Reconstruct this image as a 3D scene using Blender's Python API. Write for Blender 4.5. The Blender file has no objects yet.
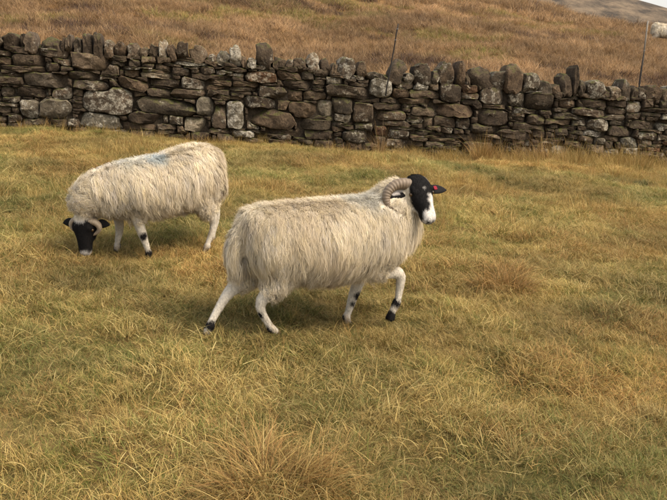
import bpy, math, random
import numpy as np
from mathutils import Vector, Matrix
from mathutils.bvhtree import BVHTree

random.seed(7)
RNG = np.random.default_rng(7)
R = math.radians
scene = bpy.context.scene
C = scene.collection

# ------------------------------------------------------------------ camera
cam_d = bpy.data.cameras.new('camera')
cam = bpy.data.objects.new('camera', cam_d)
C.objects.link(cam)
cam.location = (0, 0, 1.6)
cam.rotation_euler = (R(90 - 13.36), 0, 0)
cam_d.sensor_width = 36
cam_d.lens = 43.2
cam_d.clip_end = 3000
scene.camera = cam

# ------------------------------------------------------------------ light
TO_SUN = Vector((0.62, -0.22, 0.78)).normalized()
world = bpy.data.worlds.new('World')
scene.world = world
world.use_nodes = True
wn = world.node_tree
bgn = wn.nodes['Background']
sky = wn.nodes.new('ShaderNodeTexSky')
sky.sky_type = 'NISHITA'
sky.sun_disc = False
sky.sun_elevation = math.asin(TO_SUN.z)
sky.sun_rotation = math.atan2(TO_SUN.x, TO_SUN.y)
sky.air_density = 1.0
sky.dust_density = 7.0
sky.ozone_density = 1.0
veil = wn.nodes.new('ShaderNodeMix'); veil.data_type = 'RGBA'      # even veil of thin high cloud
veil.inputs[0].default_value = 0.6
veil.inputs[7].default_value = (3.3, 3.22, 3.06, 1)
wn.links.new(sky.outputs[0], veil.inputs[6])
wn.links.new(veil.outputs[2], bgn.inputs[0])
bgn.inputs[1].default_value = 0.15

sun_d = bpy.data.lights.new('sun', 'SUN')
sun_d.energy = 1.5
sun_d.angle = R(34)
sun_d.color = (1.0, 0.90, 0.76)
sun = bpy.data.objects.new('sun', sun_d)
C.objects.link(sun)
sun.location = (20, -8, 18)
sun.rotation_euler = (-TO_SUN).to_track_quat('-Z', 'Y').to_euler()

vs = scene.view_settings
vs.view_transform = 'Standard'
vs.look = 'None'
vs.exposure = 1.36
vs.gamma = 1.0
vs.use_curve_mapping = False
scene.cycles.max_bounces = 5
scene.cycles.diffuse_bounces = 2
scene.cycles.transmission_bounces = 3
scene.cycles.transparent_max_bounces = 4


# ------------------------------------------------------------------ helpers
def smooth(a, b, x):
    t = np.clip((x - a) / (b - a), 0, 1)
    return t * t * (3 - 2 * t)


def _hash(ix, iy, seed):
    h = (ix.astype(np.int64) * 374761393 + iy.astype(np.int64) * 668265263 + seed * 1442695041) & 0xFFFFFFFF
    h = ((h ^ (h >> 13)) * 1274126177) & 0xFFFFFFFF
    return ((h ^ (h >> 16)) & 0xFFFF) / 65535.0


def vnoise(x, y, seed=0):
    x = np.asarray(x, float); y = np.asarray(y, float)
    ix = np.floor(x); iy = np.floor(y)
    fx = x - ix; fy = y - iy
    fx = fx * fx * (3 - 2 * fx); fy = fy * fy * (3 - 2 * fy)
    a = _hash(ix, iy, seed); b = _hash(ix + 1, iy, seed)
    c = _hash(ix, iy + 1, seed); d = _hash(ix + 1, iy + 1, seed)
    return (a * (1 - fx) + b * fx) * (1 - fy) + (c * (1 - fx) + d * fx) * fy


def fbm(x, y, seed=0, octv=4):
    s = 0; amp = 0.5; tot = 0
    for k in range(octv):
        s = s + amp * vnoise(x * 2 ** k + 17.3 * k, y * 2 ** k - 9.1 * k, seed + k)
        tot += amp; amp *= 0.5
    return s / tot


def make_mesh(name, verts, faces, mat=None, smooth_shade=True, cols=None):
    """verts Nx3, faces list of tuples or (quads MxK ndarray)"""
    me = bpy.data.meshes.new(name)
    if isinstance(faces, np.ndarray):
        k = faces.shape[1]
        me.vertices.add(len(verts)); me.vertices.foreach_set('co', np.asarray(verts, np.float32).ravel())
        me.loops.add(faces.size); me.loops.foreach_set('vertex_index', faces.astype(np.int32).ravel())
        me.polygons.add(len(faces))
        me.polygons.foreach_set('loop_start', np.arange(0, faces.size, k, dtype=np.int32))
        me.update(calc_edges=True)
    else:
        me.from_pydata([tuple(map(float, v)) for v in verts], [], faces)
        me.update()
    if smooth_shade:
        me.polygons.foreach_set('use_smooth', np.ones(len(me.polygons), bool))
    if cols is not None:
        at = me.attributes.new('col', 'FLOAT_COLOR', 'POINT')
        c4 = np.ones((len(verts), 4), np.float32); c4[:, :3] = cols
        at.data.foreach_set('color', c4.ravel())
    if mat is not None:
        me.materials.append(mat)
    me.validate()
    return me


def link(name, me, parent=None, loc=(0, 0, 0), **props):
    o = bpy.data.objects.new(name, me)
    C.objects.link(o)
    o.location = loc
    if parent is not None:
        o.parent = parent
    for k, v in props.items():
        o[k] = v
    return o


def nt(mat):
    mat.use_nodes = True
    return mat.node_tree, mat.node_tree.nodes, mat.node_tree.links, mat.node_tree.nodes['Principled BSDF']


def mixcol(n, l, fac, a, b, mode='MIX'):
    m = n.new('ShaderNodeMix'); m.data_type = 'RGBA'; m.blend_type = mode
    for sock, v in ((m.inputs[0], fac), (m.inputs[6], a), (m.inputs[7], b)):
        if isinstance(v, (int, float)):
            sock.default_value = v
        elif isinstance(v, tuple):
            sock.default_value = (*v, 1) if len(v) == 3 else v
        else:
            l.new(v, sock)
    return m.outputs[2]


def noise_tex(n, l, vec, scale, detail=4, rough=0.55):
    t = n.new('ShaderNodeTexNoise'); t.inputs['Scale'].default_value = scale
    t.inputs['Detail'].default_value = detail; t.inputs['Roughness'].default_value = rough
    if vec is not None:
        l.new(vec, t.inputs['Vector'])
    return t.outputs['Fac']


def ramp(n, l, fac, stops):
    r = n.new('ShaderNodeValToRGB')
    e = r.color_ramp.elements
    while len(e) < len(stops):
        e.new(0.5)
    for el, (p, c) in zip(e, stops):
        el.position = p
        el.color = (c, c, c, 1) if isinstance(c, (int, float)) else (*c, 1)
    l.new(fac, r.inputs[0])
    return r.outputs[0]


# ------------------------------------------------------------------ terrain function
W0 = np.array([-4.63, 11.22]); W1 = np.array([5.21, 12.50])
WE = (W1 - W0) / np.linalg.norm(W1 - W0)
WN = np.array([WE[1], -WE[0]])          # towards the field side
WL = float(np.linalg.norm(W1 - W0))


def behind(x, y):
    return -((x - W0[0]) * WN[0] + (y - W0[1]) * WN[1])


def ground(x, y):
    x = np.asarray(x, float); y = np.asarray(y, float)
    yc = np.minimum(y, 20)
    z = 0.063 - 0.069 * np.clip(x, -60, 60) + 0.036 * y
    s = behind(x, y)
    sb = np.maximum(s - 0.2, 0)
    rise = 0.150 * 24 * np.tanh(sb / 24) * 1.15
    left = 0.11 * np.maximum(sb - 12, 0) * smooth(16, -6, x)
    z = z + rise * 0.91 + left - .02 * np.maximum(x - 2, 0) * smooth(0, 12, sb)
    z = z - 0.10 * np.maximum(x - 9, 0) * smooth(8, 30, sb)
    z = z - 0.0016 * np.maximum(sb - 34, 0) ** 2 * smooth(-30, 10, x)
    z = z - (.12 + .13 * smooth(-3, 3, x)) * smooth(2.0, .1, -s) * (1 - smooth(.3, 3, s))
    near = 1 - smooth(14, 40, y)
    z = z + near * (0.13 * (fbm(x / 1.1, y / 0.8, 3, 3) - 0.5) + 0.075 * (vnoise(x / .36, y / .27, 9) - 0.5))
    z = z + smooth(2, 10, sb) * (0.9 * (fbm(x / 7, y / 5, 21, 4) - 0.5) + 0.25 * (vnoise(x / 1.5, y / 1.2, 5) - .5))
    return z


def gz(x, y):
    return float(ground(np.array([x]), np.array([y]))[0])


# ------------------------------------------------------------------ ground
def ground_material():
    m = bpy.data.materials.new('turf_soil')
    t, n, l, b = nt(m)
    geo = n.new('ShaderNodeNewGeometry')
    at = n.new('ShaderNodeAttribute'); at.attribute_name = 'col'
    f1 = noise_tex(n, l, geo.outputs['Position'], 2.2, 6, .65)
    f2 = noise_tex(n, l, geo.outputs['Position'], 34, 5, .7)
    c1 = mixcol(n, l, ramp(n, l, f1, [(.38, 0.), (.62, 1.)]), (.110, .095, .030), (.19, .125, .047))
    c2 = mixcol(n, l, ramp(n, l, f1, [(.36, 0.), (.64, 1.)]), (.085, .052, .030), (.24, .135, .050))
    c = mixcol(n, l, at.outputs['Color'], c1, c2)
    c = mixcol(n, l, ramp(n, l, f2, [(.3, .55), (.7, 1.25)]), (0, 0, 0), c)
    l.new(c, b.inputs['Base Color'])
    b.inputs['Roughness'].default_value = 1.0
    b.inputs['Specular IOR Level'].default_value = 0.1
    bp = n.new('ShaderNodeBump'); bp.inputs['Strength'].default_value = .9; bp.inputs['Distance'].default_value = .03
    l.new(f2, bp.inputs['Height']); l.new(bp.outputs[0], b.inputs['Normal'])
    return m


def axis(parts):
    return np.unique(np.concatenate([np.arange(a, b, s) for a, b, s in parts]))


xs = axis([(-200, -40, 10), (-40, -9, 1.0), (-9, 9, .075), (9, 30, .5), (30, 60, 2), (60, 201, 10)])
ys = axis([(-30, 1, 1.0), (1, 14.5, .075), (14.5, 40, .35), (40, 70, 1.0), (70, 131, 6)])
GX, GY = np.meshgrid(xs, ys)
GZ = ground(GX, GY)
nx = len(xs)
ii = (np.arange(len(ys) - 1)[:, None] * nx + np.arange(nx - 1)[None, :]).ravel()
quads = np.stack([ii, ii + 1, ii + 1 + nx, ii + nx], 1)
hm = smooth(0.0, 1.5, behind(GX, GY)).ravel()
gme = make_mesh('ground', np.stack([GX.ravel(), GY.ravel(), GZ.ravel()], 1), quads, ground_material(),
                cols=np.repeat(hm[:, None], 3, 1))
link('ground', gme, kind='structure')


# far hill beyond the crest: a broad moor side, and the plain out to the horizon
def far_material():
    m = bpy.data.materials.new('far_moor')
    t, n, l, b = nt(m)
    geo = n.new('ShaderNodeNewGeometry')
    mp = n.new('ShaderNodeMapping'); mp.inputs['Scale'].default_value = (1, .5, 3)
    l.new(geo.outputs['Position'], mp.inputs[0])
    f1 = noise_tex(n, l, mp.outputs[0], .16, 8, .68)
    c = mixcol(n, l, ramp(n, l, f1, [(.40, 0.), (.60, 1.)]), (.060, .050, .040), (.165, .125, .085))
    l.new(c, b.inputs['Base Color']); b.inputs['Roughness'].default_value = 1
    b.inputs['Specular IOR Level'].default_value = 0.05
    bp = n.new('ShaderNodeBump'); bp.inputs['Strength'].default_value = .8; bp.inputs['Distance'].default_value = 2.0
    l.new(f1, bp.inputs['Height']); l.new(bp.outputs[0], b.inputs['Normal'])
    return m


def far_h(x, y):
    ridge = np.interp(x, [-600, -100, 20, 60, 72, 83, 100, 140, 220, 600],
                      [60, 60, 29, 18.6, 15.2, 12.3, 8.3, 2, -4, -8])
    up = smooth(85, 205, y)
    dn = 1 - smooth(260, 600, y)
    return -10 + (ridge + 10) * up * dn + 0.8 * (fbm(x / 9, y / 9, 31, 5) - .5) * up


fx_ = np.linspace(-600, 600, 161); fy_ = axis([(80, 300, 4), (300, 700, 20), (700, 2001, 130)])
FX, FY = np.meshgrid(fx_, fy_)
nx = len(fx_)
ii = (np.arange(len(fy_) - 1)[:, None] * nx + np.arange(nx - 1)[None, :]).ravel()
fme = make_mesh('far_hill', np.stack([FX.ravel(), FY.ravel(), far_h(FX, FY).ravel()], 1),
                np.stack([ii, ii + 1, ii + 1 + nx, ii + nx], 1), far_material())
link('far_hill', fme, kind='structure')


# ------------------------------------------------------------------ dry stone wall
def stone_material(name, dark, light, lichen, lichen_amt, moss=.25):
    m = bpy.data.materials.new(name)
    t, n, l, b = nt(m)
    tc = n.new('ShaderNodeTexCoord'); oi = n.new('ShaderNodeObjectInfo')
    mul = n.new('ShaderNodeMath'); mul.operation = 'MULTIPLY'; mul.inputs[1].default_value = 57.0
    l.new(oi.outputs['Random'], mul.inputs[0])
    add = n.new('ShaderNodeVectorMath'); add.operation = 'ADD'
    l.new(tc.outputs['Object'], add.inputs[0]); l.new(mul.outputs[0], add.inputs[1])
    v = add.outputs[0]
    fa = noise_tex(n, l, v, 9, 6, .65)
    fb = noise_tex(n, l, v, 38, 6, .7)
    fl = noise_tex(n, l, v, 12, 5, .65)
    base = mixcol(n, l, ramp(n, l, fa, [(.35, 0.), (.68, 1.)]), dark, light)
    rv = ramp(n, l, oi.outputs['Random'], [(0, (.48, .46, .43)), (.35, (.90, .85, .80)), (.6, (.66, .68, .66)), (.8, (1.1, .98, .86)), (1., (1.32, 1.27, 1.18))])
    base = mixcol(n, l, 1.0, base, rv, 'MULTIPLY')
    sp = ramp(n, l, fb, [(.30, .45), (.72, 1.4)])
    base = mixcol(n, l, 1.0, base, sp, 'MULTIPLY')
    lr_ = n.new('ShaderNodeMath'); lr_.operation = 'MULTIPLY_ADD'; lr_.inputs[1].default_value = .20; lr_.inputs[2].default_value = -.12
    wn_ = n.new('ShaderNodeTexWhiteNoise'); wn_.noise_dimensions = '1D'; l.new(mul.outputs[0], wn_.inputs['W']); l.new(wn_.outputs['Value'], lr_.inputs[0])
    ad_ = n.new('ShaderNodeMath'); ad_.operation = 'ADD'; l.new(fl, ad_.inputs[0]); l.new(lr_.outputs[0], ad_.inputs[1]); fl = ad_.outputs[0]
    lm = ramp(n, l, fl, [(1 - lichen_amt - .04, 0.), (1 - lichen_amt + .05, 1.)])
    lm2 = ramp(n, l, fb, [(.42, 0.2), (.58, 1.)])
    lf = mixcol(n, l, 1.0, lm, lm2, 'MULTIPLY')
    base = mixcol(n, l, lf, base, lichen)
    # moss and algae favour the upward faces
    geo = n.new('ShaderNodeNewGeometry'); sx = n.new('ShaderNodeSeparateXYZ'); l.new(geo.outputs['Normal'], sx.inputs[0])
    up = ramp(n, l, sx.outputs['Z'], [(.35, 0.), (.95, 1.)])
    mm = ramp(n, l, noise_tex(n, l, v, 13, 4), [(.46, 0.), (.6, moss * 2)])
    mf = mixcol(n, l, 1.0, up, mm, 'MULTIPLY')
    base = mixcol(n, l, mf, base, (.085, .085, .022))
    l.new(base, b.inputs['Base Color'])
    b.inputs['Roughness'].default_value = .92
    b.inputs['Specular IOR Level'].default_value = 0.2
    bp = n.new('ShaderNodeBump'); bp.inputs['Strength'].default_value = 1.0; bp.inputs['Distance'].default_value = .024
    s = n.new('ShaderNodeMath'); s.operation = 'ADD'
    l.new(fa, s.inputs[0]); l.new(fb, s.inputs[1])
    l.new(s.outputs[0], bp.inputs['Height']); l.new(bp.outputs[0], b.inputs['Normal'])
    return m


STONE = [
    stone_material('gritstone_dark', (.050, .037, .025), (.135, .100, .066), (.27, .235, .175), .37, .5),
    stone_material('gritstone_lichen', (.070, .054, .037), (.165, .125, .086), (.33, .295, .225), .44, .5),
    stone_material('gritstone_pale', (.11, .093, .068), (.22, .19, .14), (.37, .335, .265), .49, .35),
    stone_material('gritstone_rusty', (.075, .045, .026), (.165, .092, .05), (.34, .28, .20), .40, .3),
]

# hand-measured stones of the wall face: along, height, width, height, tilt, kind (metres)
FACE = [(1.25,0.88,0.48,0.24,0,0),(1.16,0.67,0.39,0.12,0,0),(1.25,0.55,0.47,0.14,3,1),(0.64,0.58,0.57,0.19,0,1),(0.85,0.43,0.26,0.19,0,1),(0.45,0.40,0.39,0.14,0,0),(0.40,0.17,0.25,0.26,0,2),(0.75,0.19,0.42,0.26,0,2),(1.48,0.36,0.63,0.37,4,1),(1.35,0.06,0.55,0.20,5,2),(0.12,0.39,0.18,0.14,0,0),(2.26,0.31,0.78,0.22,4,0),(2.82,0.34,0.25,0.27,0,2),(3.01,0.21,0.21,0.33,0,1),(2.68,0.08,0.33,0.20,0,2),(2.18,0.49,0.32,0.14,0,1),(2.60,0.50,0.48,0.14,0,0),(1.83,0.59,0.40,0.15,12,0),(2.66,0.64,0.34,0.17,10,1),(2.50,0.81,0.24,0.11,0,1),(2.87,0.85,0.20,0.11,0,1),(1.97,0.14,0.47,0.17,3,0),(1.63,0.14,0.19,0.11,0,0),(3.77,0.22,0.64,0.26,5,0),(3.61,0.43,0.47,0.18,3,0),(3.24,0.25,0.26,0.40,0,2),(4.22,0.37,0.42,0.23,0,0),(4.55,0.42,0.22,0.22,0,2),(3.95,0.42,0.22,0.14,0,0),(4.11,0.57,0.23,0.16,0,0),(4.39,0.58,0.35,0.14,0,0),(3.79,0.59,0.40,0.18,0,0),(3.62,0.80,0.44,0.15,0,3),(3.98,0.99,0.37,0.15,10,0),(3.52,0.98,0.34,0.15,0,0),(4.15,0.73,0.39,0.11,0,0),(4.30,0.87,0.19,0.13,0,1),(3.50,0.12,0.19,0.14,0,1),(4.39,0.17,0.48,0.16,0,0),(4.45,0.03,0.41,0.15,0,0),(3.36,-0.02,0.32,0.10,0,2),(5.38,0.75,0.33,0.26,0,2),(4.93,0.67,0.74,0.17,3,0),(4.80,0.48,0.31,0.26,0,0),(5.11,0.38,0.31,0.29,0,0),(5.04,0.03,0.45,0.18,0,1),(5.47,0.49,0.43,0.10,0,0),(5.52,0.36,0.48,0.13,0,0),(6.02,0.45,0.35,0.13,0,1),(6.05,0.70,0.48,0.12,0,0),(5.74,0.82,0.31,0.13,0,1),(5.62,-0.05,0.32,0.15,0,1),(5.65,0.09,0.32,0.13,0,1),(7.10,0.74,0.39,0.25,0,1),(7.83,0.70,0.41,0.25,0,0),(6.43,0.74,0.33,0.26,0,0),(6.72,0.85,0.26,0.19,0,3),(6.48,0.49,0.63,0.18,0,0),(7.10,0.42,0.45,0.24,0,0),(7.51,0.70,0.33,0.21,0,1),(7.45,0.18,0.52,0.13,5,1),(6.98,0.25,0.44,0.16,0,0),(6.90,-0.04,0.47,0.17,0,0),(7.06,0.07,0.44,0.09,4,0),(7.77,0.42,0.27,0.15,0,0),(6.76,0.59,0.32,0.16,0,0),(8.77,0.40,0.35,0.18,0,1),(8.63,0.58,0.59,0.12,2,0),(9.35,0.71,0.23,0.18,0,1),(8.71,0.72,0.42,0.13,0,0),(9.52,0.44,0.44,0.14,0,1),(9.29,0.16,0.26,0.15,0,2),(9.59,0.28,0.31,0.14,0,1),(9.15,0.32,0.42,0.15,0,0),(8.27,0.69,0.29,0.13,0,0),(8.20,-0.01,0.32,0.14,0,2)]
COPE = [(0.48,1.12,0.16,0.23,0,1),(0.73,1.10,0.29,0.12,6,0),(0.98,1.10,0.09,0.25,0,1),(1.10,1.11,0.11,0.19,0,0),(1.23,1.14,0.15,0.24,0,0),(1.38,1.15,0.12,0.24,0,0),(1.52,1.11,0.13,0.16,0,0),(2.26,1.12,0.12,0.22,0,2),(2.53,1.11,0.17,0.25,0,0),(3.27,1.11,0.17,0.26,0,2),(3.69,1.18,0.24,0.21,0,0),(4.39,1.09,0.19,0.18,0,1),(4.87,1.04,0.26,0.28,12,1),(5.10,1.01,0.16,0.23,0,0),(5.63,1.03,0.21,0.34,20,0),(6.01,0.99,0.27,0.29,0,0),(6.38,1.05,0.24,0.30,0,0),(6.59,1.07,0.14,0.32,0,0),(6.89,1.03,0.32,0.26,0,0),(7.18,0.98,0.31,0.23,0,1),(7.39,1.11,0.26,0.25,0,0),(7.68,0.98,0.26,0.29,0,1),(8.23,1.01,0.17,0.26,-5,0),(8.38,1.05,0.09,0.44,0,0),(8.69,0.96,0.29,0.21,0,1),(9.20,0.97,0.16,0.28,8,1)]

CELL = 0.01
U_MIN, U_MAX = -2.8, WL + 2.8
V_MIN = -0.22
NU = int((U_MAX - U_MIN) / CELL); NV = 150


def cope_base(u):
    return float(np.interp(u, [-2.8, 0, 3.0, 4.3, 5, 6, 8, 12.8], [1.0, 1.0, .99, .97, .91, .87, .86, .85]))


def wall_base_z(u):
    return .79 + (.156 - .79) * u / WL


def pack_wall():
    rnd = random.Random(11)
    lab = np.zeros((NU, NV), np.int32)
    uu = U_MIN + (np.arange(NU) + .5) * CELL
    vv = V_MIN + (np.arange(NV) + .5) * CELL
    top = np.array([cope_base(u) + .015 * math.sin(u * 3.1) for u in uu])
    lab[vv[None, :] > top[:, None]] = -1
    stones = []
    UU, VV = np.meshgrid(uu, vv, indexing='ij')
    for (u, v, w, h, r, k) in FACE:
        c, s = math.cos(R(-r)), math.sin(R(-r))
        a = ((UU - u) * c + (VV - v) * s) / (w / 2 * 1.06); b = (-(UU - u) * s + (VV - v) * c) / (h / 2 * 1.06)
        p = rnd.uniform(3.2, 7.0)
        msk = (np.abs(a) ** p + np.abs(b) ** p < 1) & (lab == 0)
        if msk.sum() > 25:
            stones.append(k); lab[msk] = len(stones)
    guard = 0
    while guard < 4000:
        guard += 1
        first = np.where((lab == 0).any(1), (lab == 0).argmax(1), 9999)
        i0 = int(first.argmin())
        if first[i0] == 9999:
            break
        v0 = first[i0]
        tol = 4
        a = b = i0
        want = int(rnd.choice([rnd.uniform(.18, .30), rnd.uniform(.25, .45), rnd.uniform(.3, .65)]) / CELL)
        dirs = [1, -1] if rnd.random() < .5 else [-1, 1]
        grow = True
        while grow and b - a + 1 < want:
            grow = False
            for d in dirs:
                if d == 1 and b + 1 < NU and abs(first[b + 1] - v0) <= tol and b - a + 1 < want:
                    b += 1; grow = True
                if d == -1 and a - 1 >= 0 and abs(first[a - 1] - v0) <= tol and b - a + 1 < want:
                    a -= 1; grow = True
        w = b - a + 1
        # free height above the plateau
        free = []
        for i in range(a, b + 1):
            col = lab[i, first[i]:]
            nz = np.nonzero(col)[0]
            free.append(first[i] + (nz[0] if len(nz) else len(col)))
        fr = np.array(free)
        h = int(min(max(rnd.gauss(.088, .032), .045), .17) / CELL)
        if w < 15:      # a pinning: only fill up level with its neighbours
            nb = [first[q] for q in (a - 1, b + 1) if 0 <= q < NU and first[q] != 9999 and first[q] > v0]
            h = int(min(max(min(nb) - v0 if nb else 5, 3), 12))
        med = float(np.median(fr))
        if med - v0 - h < 5:
            h = int(max(med - v0, 2))
        tilt = rnd.uniform(-.05, .05)
        sid = None
        cells = 0
        region = []
        for i in range(a, b + 1):
            t_ = v0 + h + tilt * (i - (a + b) / 2)
            if fr[i - a] - t_ < 4:
                t_ = fr[i - a]
            t_ = int(max(min(t_, fr[i - a]), first[i] + 1))
            region.append((i, first[i], t_)); cells += t_ - first[i]
        if w < 5 or cells < 22:
            for i, p0, p1 in region:
                lab[i, p0:p1] = -2
        else:
            k = rnd.choices([0, 1, 2, 3], [.62, .33, .03, .02])[0]
            stones.append(k)
            for i, p0, p1 in region:
                lab[i, p0:p1] = len(stones)
    return lab, stones


def outline(lab, sid, n=20):
    cols = np.nonzero((lab == sid).any(1))[0]
    if len(cols) == 0:
        return None
    # keep the widest unbroken run of columns
    runs = np.split(cols, np.nonzero(np.diff(cols) > 1)[0] + 1)
    cols = max(runs, key=len)
    if len(cols) < 4:
        return None
    lo = []; hi = []
    for c in cols:
        r = np.nonzero(lab[c] == sid)[0]
        lo.append(V_MIN + r[0] * CELL); hi.append(V_MIN + (r[-1] + 1) * CELL)
    lo = np.array(lo); hi = np.array(hi)
    k = min(5, len(lo))
    ker = np.ones(k) / k
    pad = lambda q: np.convolve(np.pad(q, (k // 2, k - 1 - k // 2), mode='edge'), ker, 'valid')
    lo = pad(lo); hi = pad(hi)
    u = U_MIN + (cols + .5) * CELL
    P = np.concatenate([np.stack([u, lo], 1), np.stack([u, hi], 1)[::-1]])
    P = np.concatenate([P, P[:1]])
    d = np.r_[0, np.cumsum(np.linalg.norm(np.diff(P, axis=0), axis=1))]
    t = np.linspace(0, d[-1], n * 4, endpoint=False)
    Q = np.stack([np.interp(t, d, P[:, 0]), np.interp(t, d, P[:, 1])], 1)
    # round the corners
    for _ in range(1):
        Q = .5 * Q + .25 * (np.roll(Q, 1, 0) + np.roll(Q, -1, 0))
    return Q[::4]


def stone_mesh(Q, depth, seed, mat, proud, upright=False):
    """a rounded irregular block whose face outline is Q (u, v); returns mesh and centre"""
    rg = np.random.default_rng(seed)
    c = Q.mean(0)
    D = Q - c
    size = np.sqrt((np.ptp(Q[:, 0]) * np.ptp(Q[:, 1])))
    gap = .0045
    ln = np.linalg.norm(D, axis=1, keepdims=True)
    D = D * np.maximum(ln - gap, .3 * ln) / ln
    n = len(Q)
    jit = 1 + rg.normal(0, .045, (n, 1))
    b = min(.05, .28 * size)
    tiltu, tiltv = rg.normal(0, .09), rg.normal(-.05, .10)
    rings = [(.42, 0.0), (.82, -.01 * b), (.955, -.13 * b), (1.0, -.48 * b), (1.0, -1.8 * b), (.93, -depth)]
    fa, fo = rg.uniform(0, 6.28, 3), rg.uniform(.15, .75, 3)
    V = []
    for s, dz in rings:
        p = D * s * (jit if s > .6 else 1)
        wob = rg.normal(0, .10 * b + .002, n)
        wob = .5 * wob + .25 * (np.roll(wob, 1) + np.roll(wob, -1))
        nn = dz + (wob * 1.5 if dz > -depth else 0) + (p[:, 0] * tiltu + p[:, 1] * tiltv) * (1 if dz > -depth else 0)
        if dz > -depth:      # chipped flats across the face
            for q_, o_ in zip(fa, fo):
                dd_ = p[:, 0] * math.cos(q_) + p[:, 1] * math.sin(q_)
                nn = nn - np.maximum(dd_ - o_ * np.abs(D @ np.array([math.cos(q_), math.sin(q_)])).max(), 0) * .8
        V.append(np.stack([p[:, 0], nn, p[:, 1]], 1))
    V = np.concatenate(V)
    nr = len(rings)
    ctr_f = np.array([[0, rg.normal(0.0, .12 * b), 0]]); ctr_b = np.array([[0, -depth, 0]])
    V = np.concatenate([V, ctr_f, ctr_b])
    F = []
    for r in range(nr - 1):
        for i in range(n):
            j = (i + 1) % n
            F.append((r * n + i, r * n + j, (r + 1) * n + j, (r + 1) * n + i))
    for i in range(n):
        j = (i + 1) % n
        F.append((len(V) - 2, j, i))
        F.append((len(V) - 1, (nr - 1) * n + i, (nr - 1) * n + j))
    # local frame: x along wall, y out of the wall -> world axes
    Wd = np.zeros_like(V)
    Wd[:, 0] = V[:, 0] * WE[0] + V[:, 1] * WN[0]
    Wd[:, 1] = V[:, 0] * WE[1] + V[:, 1] * WN[1]
    Wd[:, 2] = V[:, 2] + V[:, 0] * (.156 - .79) / WL
    me = make_mesh('stone', Wd, F, mat)
    me.set_sharp_from_angle(angle=R(30))
    return me, c


def wall_point(u, v, out):
    out = out - .07 * v          # batter: the face leans back as it rises
    return (W0[0] + WE[0] * u + WN[0] * out, W0[1] + WE[1] * u + WN[1] * out, wall_base_z(u) + v)


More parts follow.
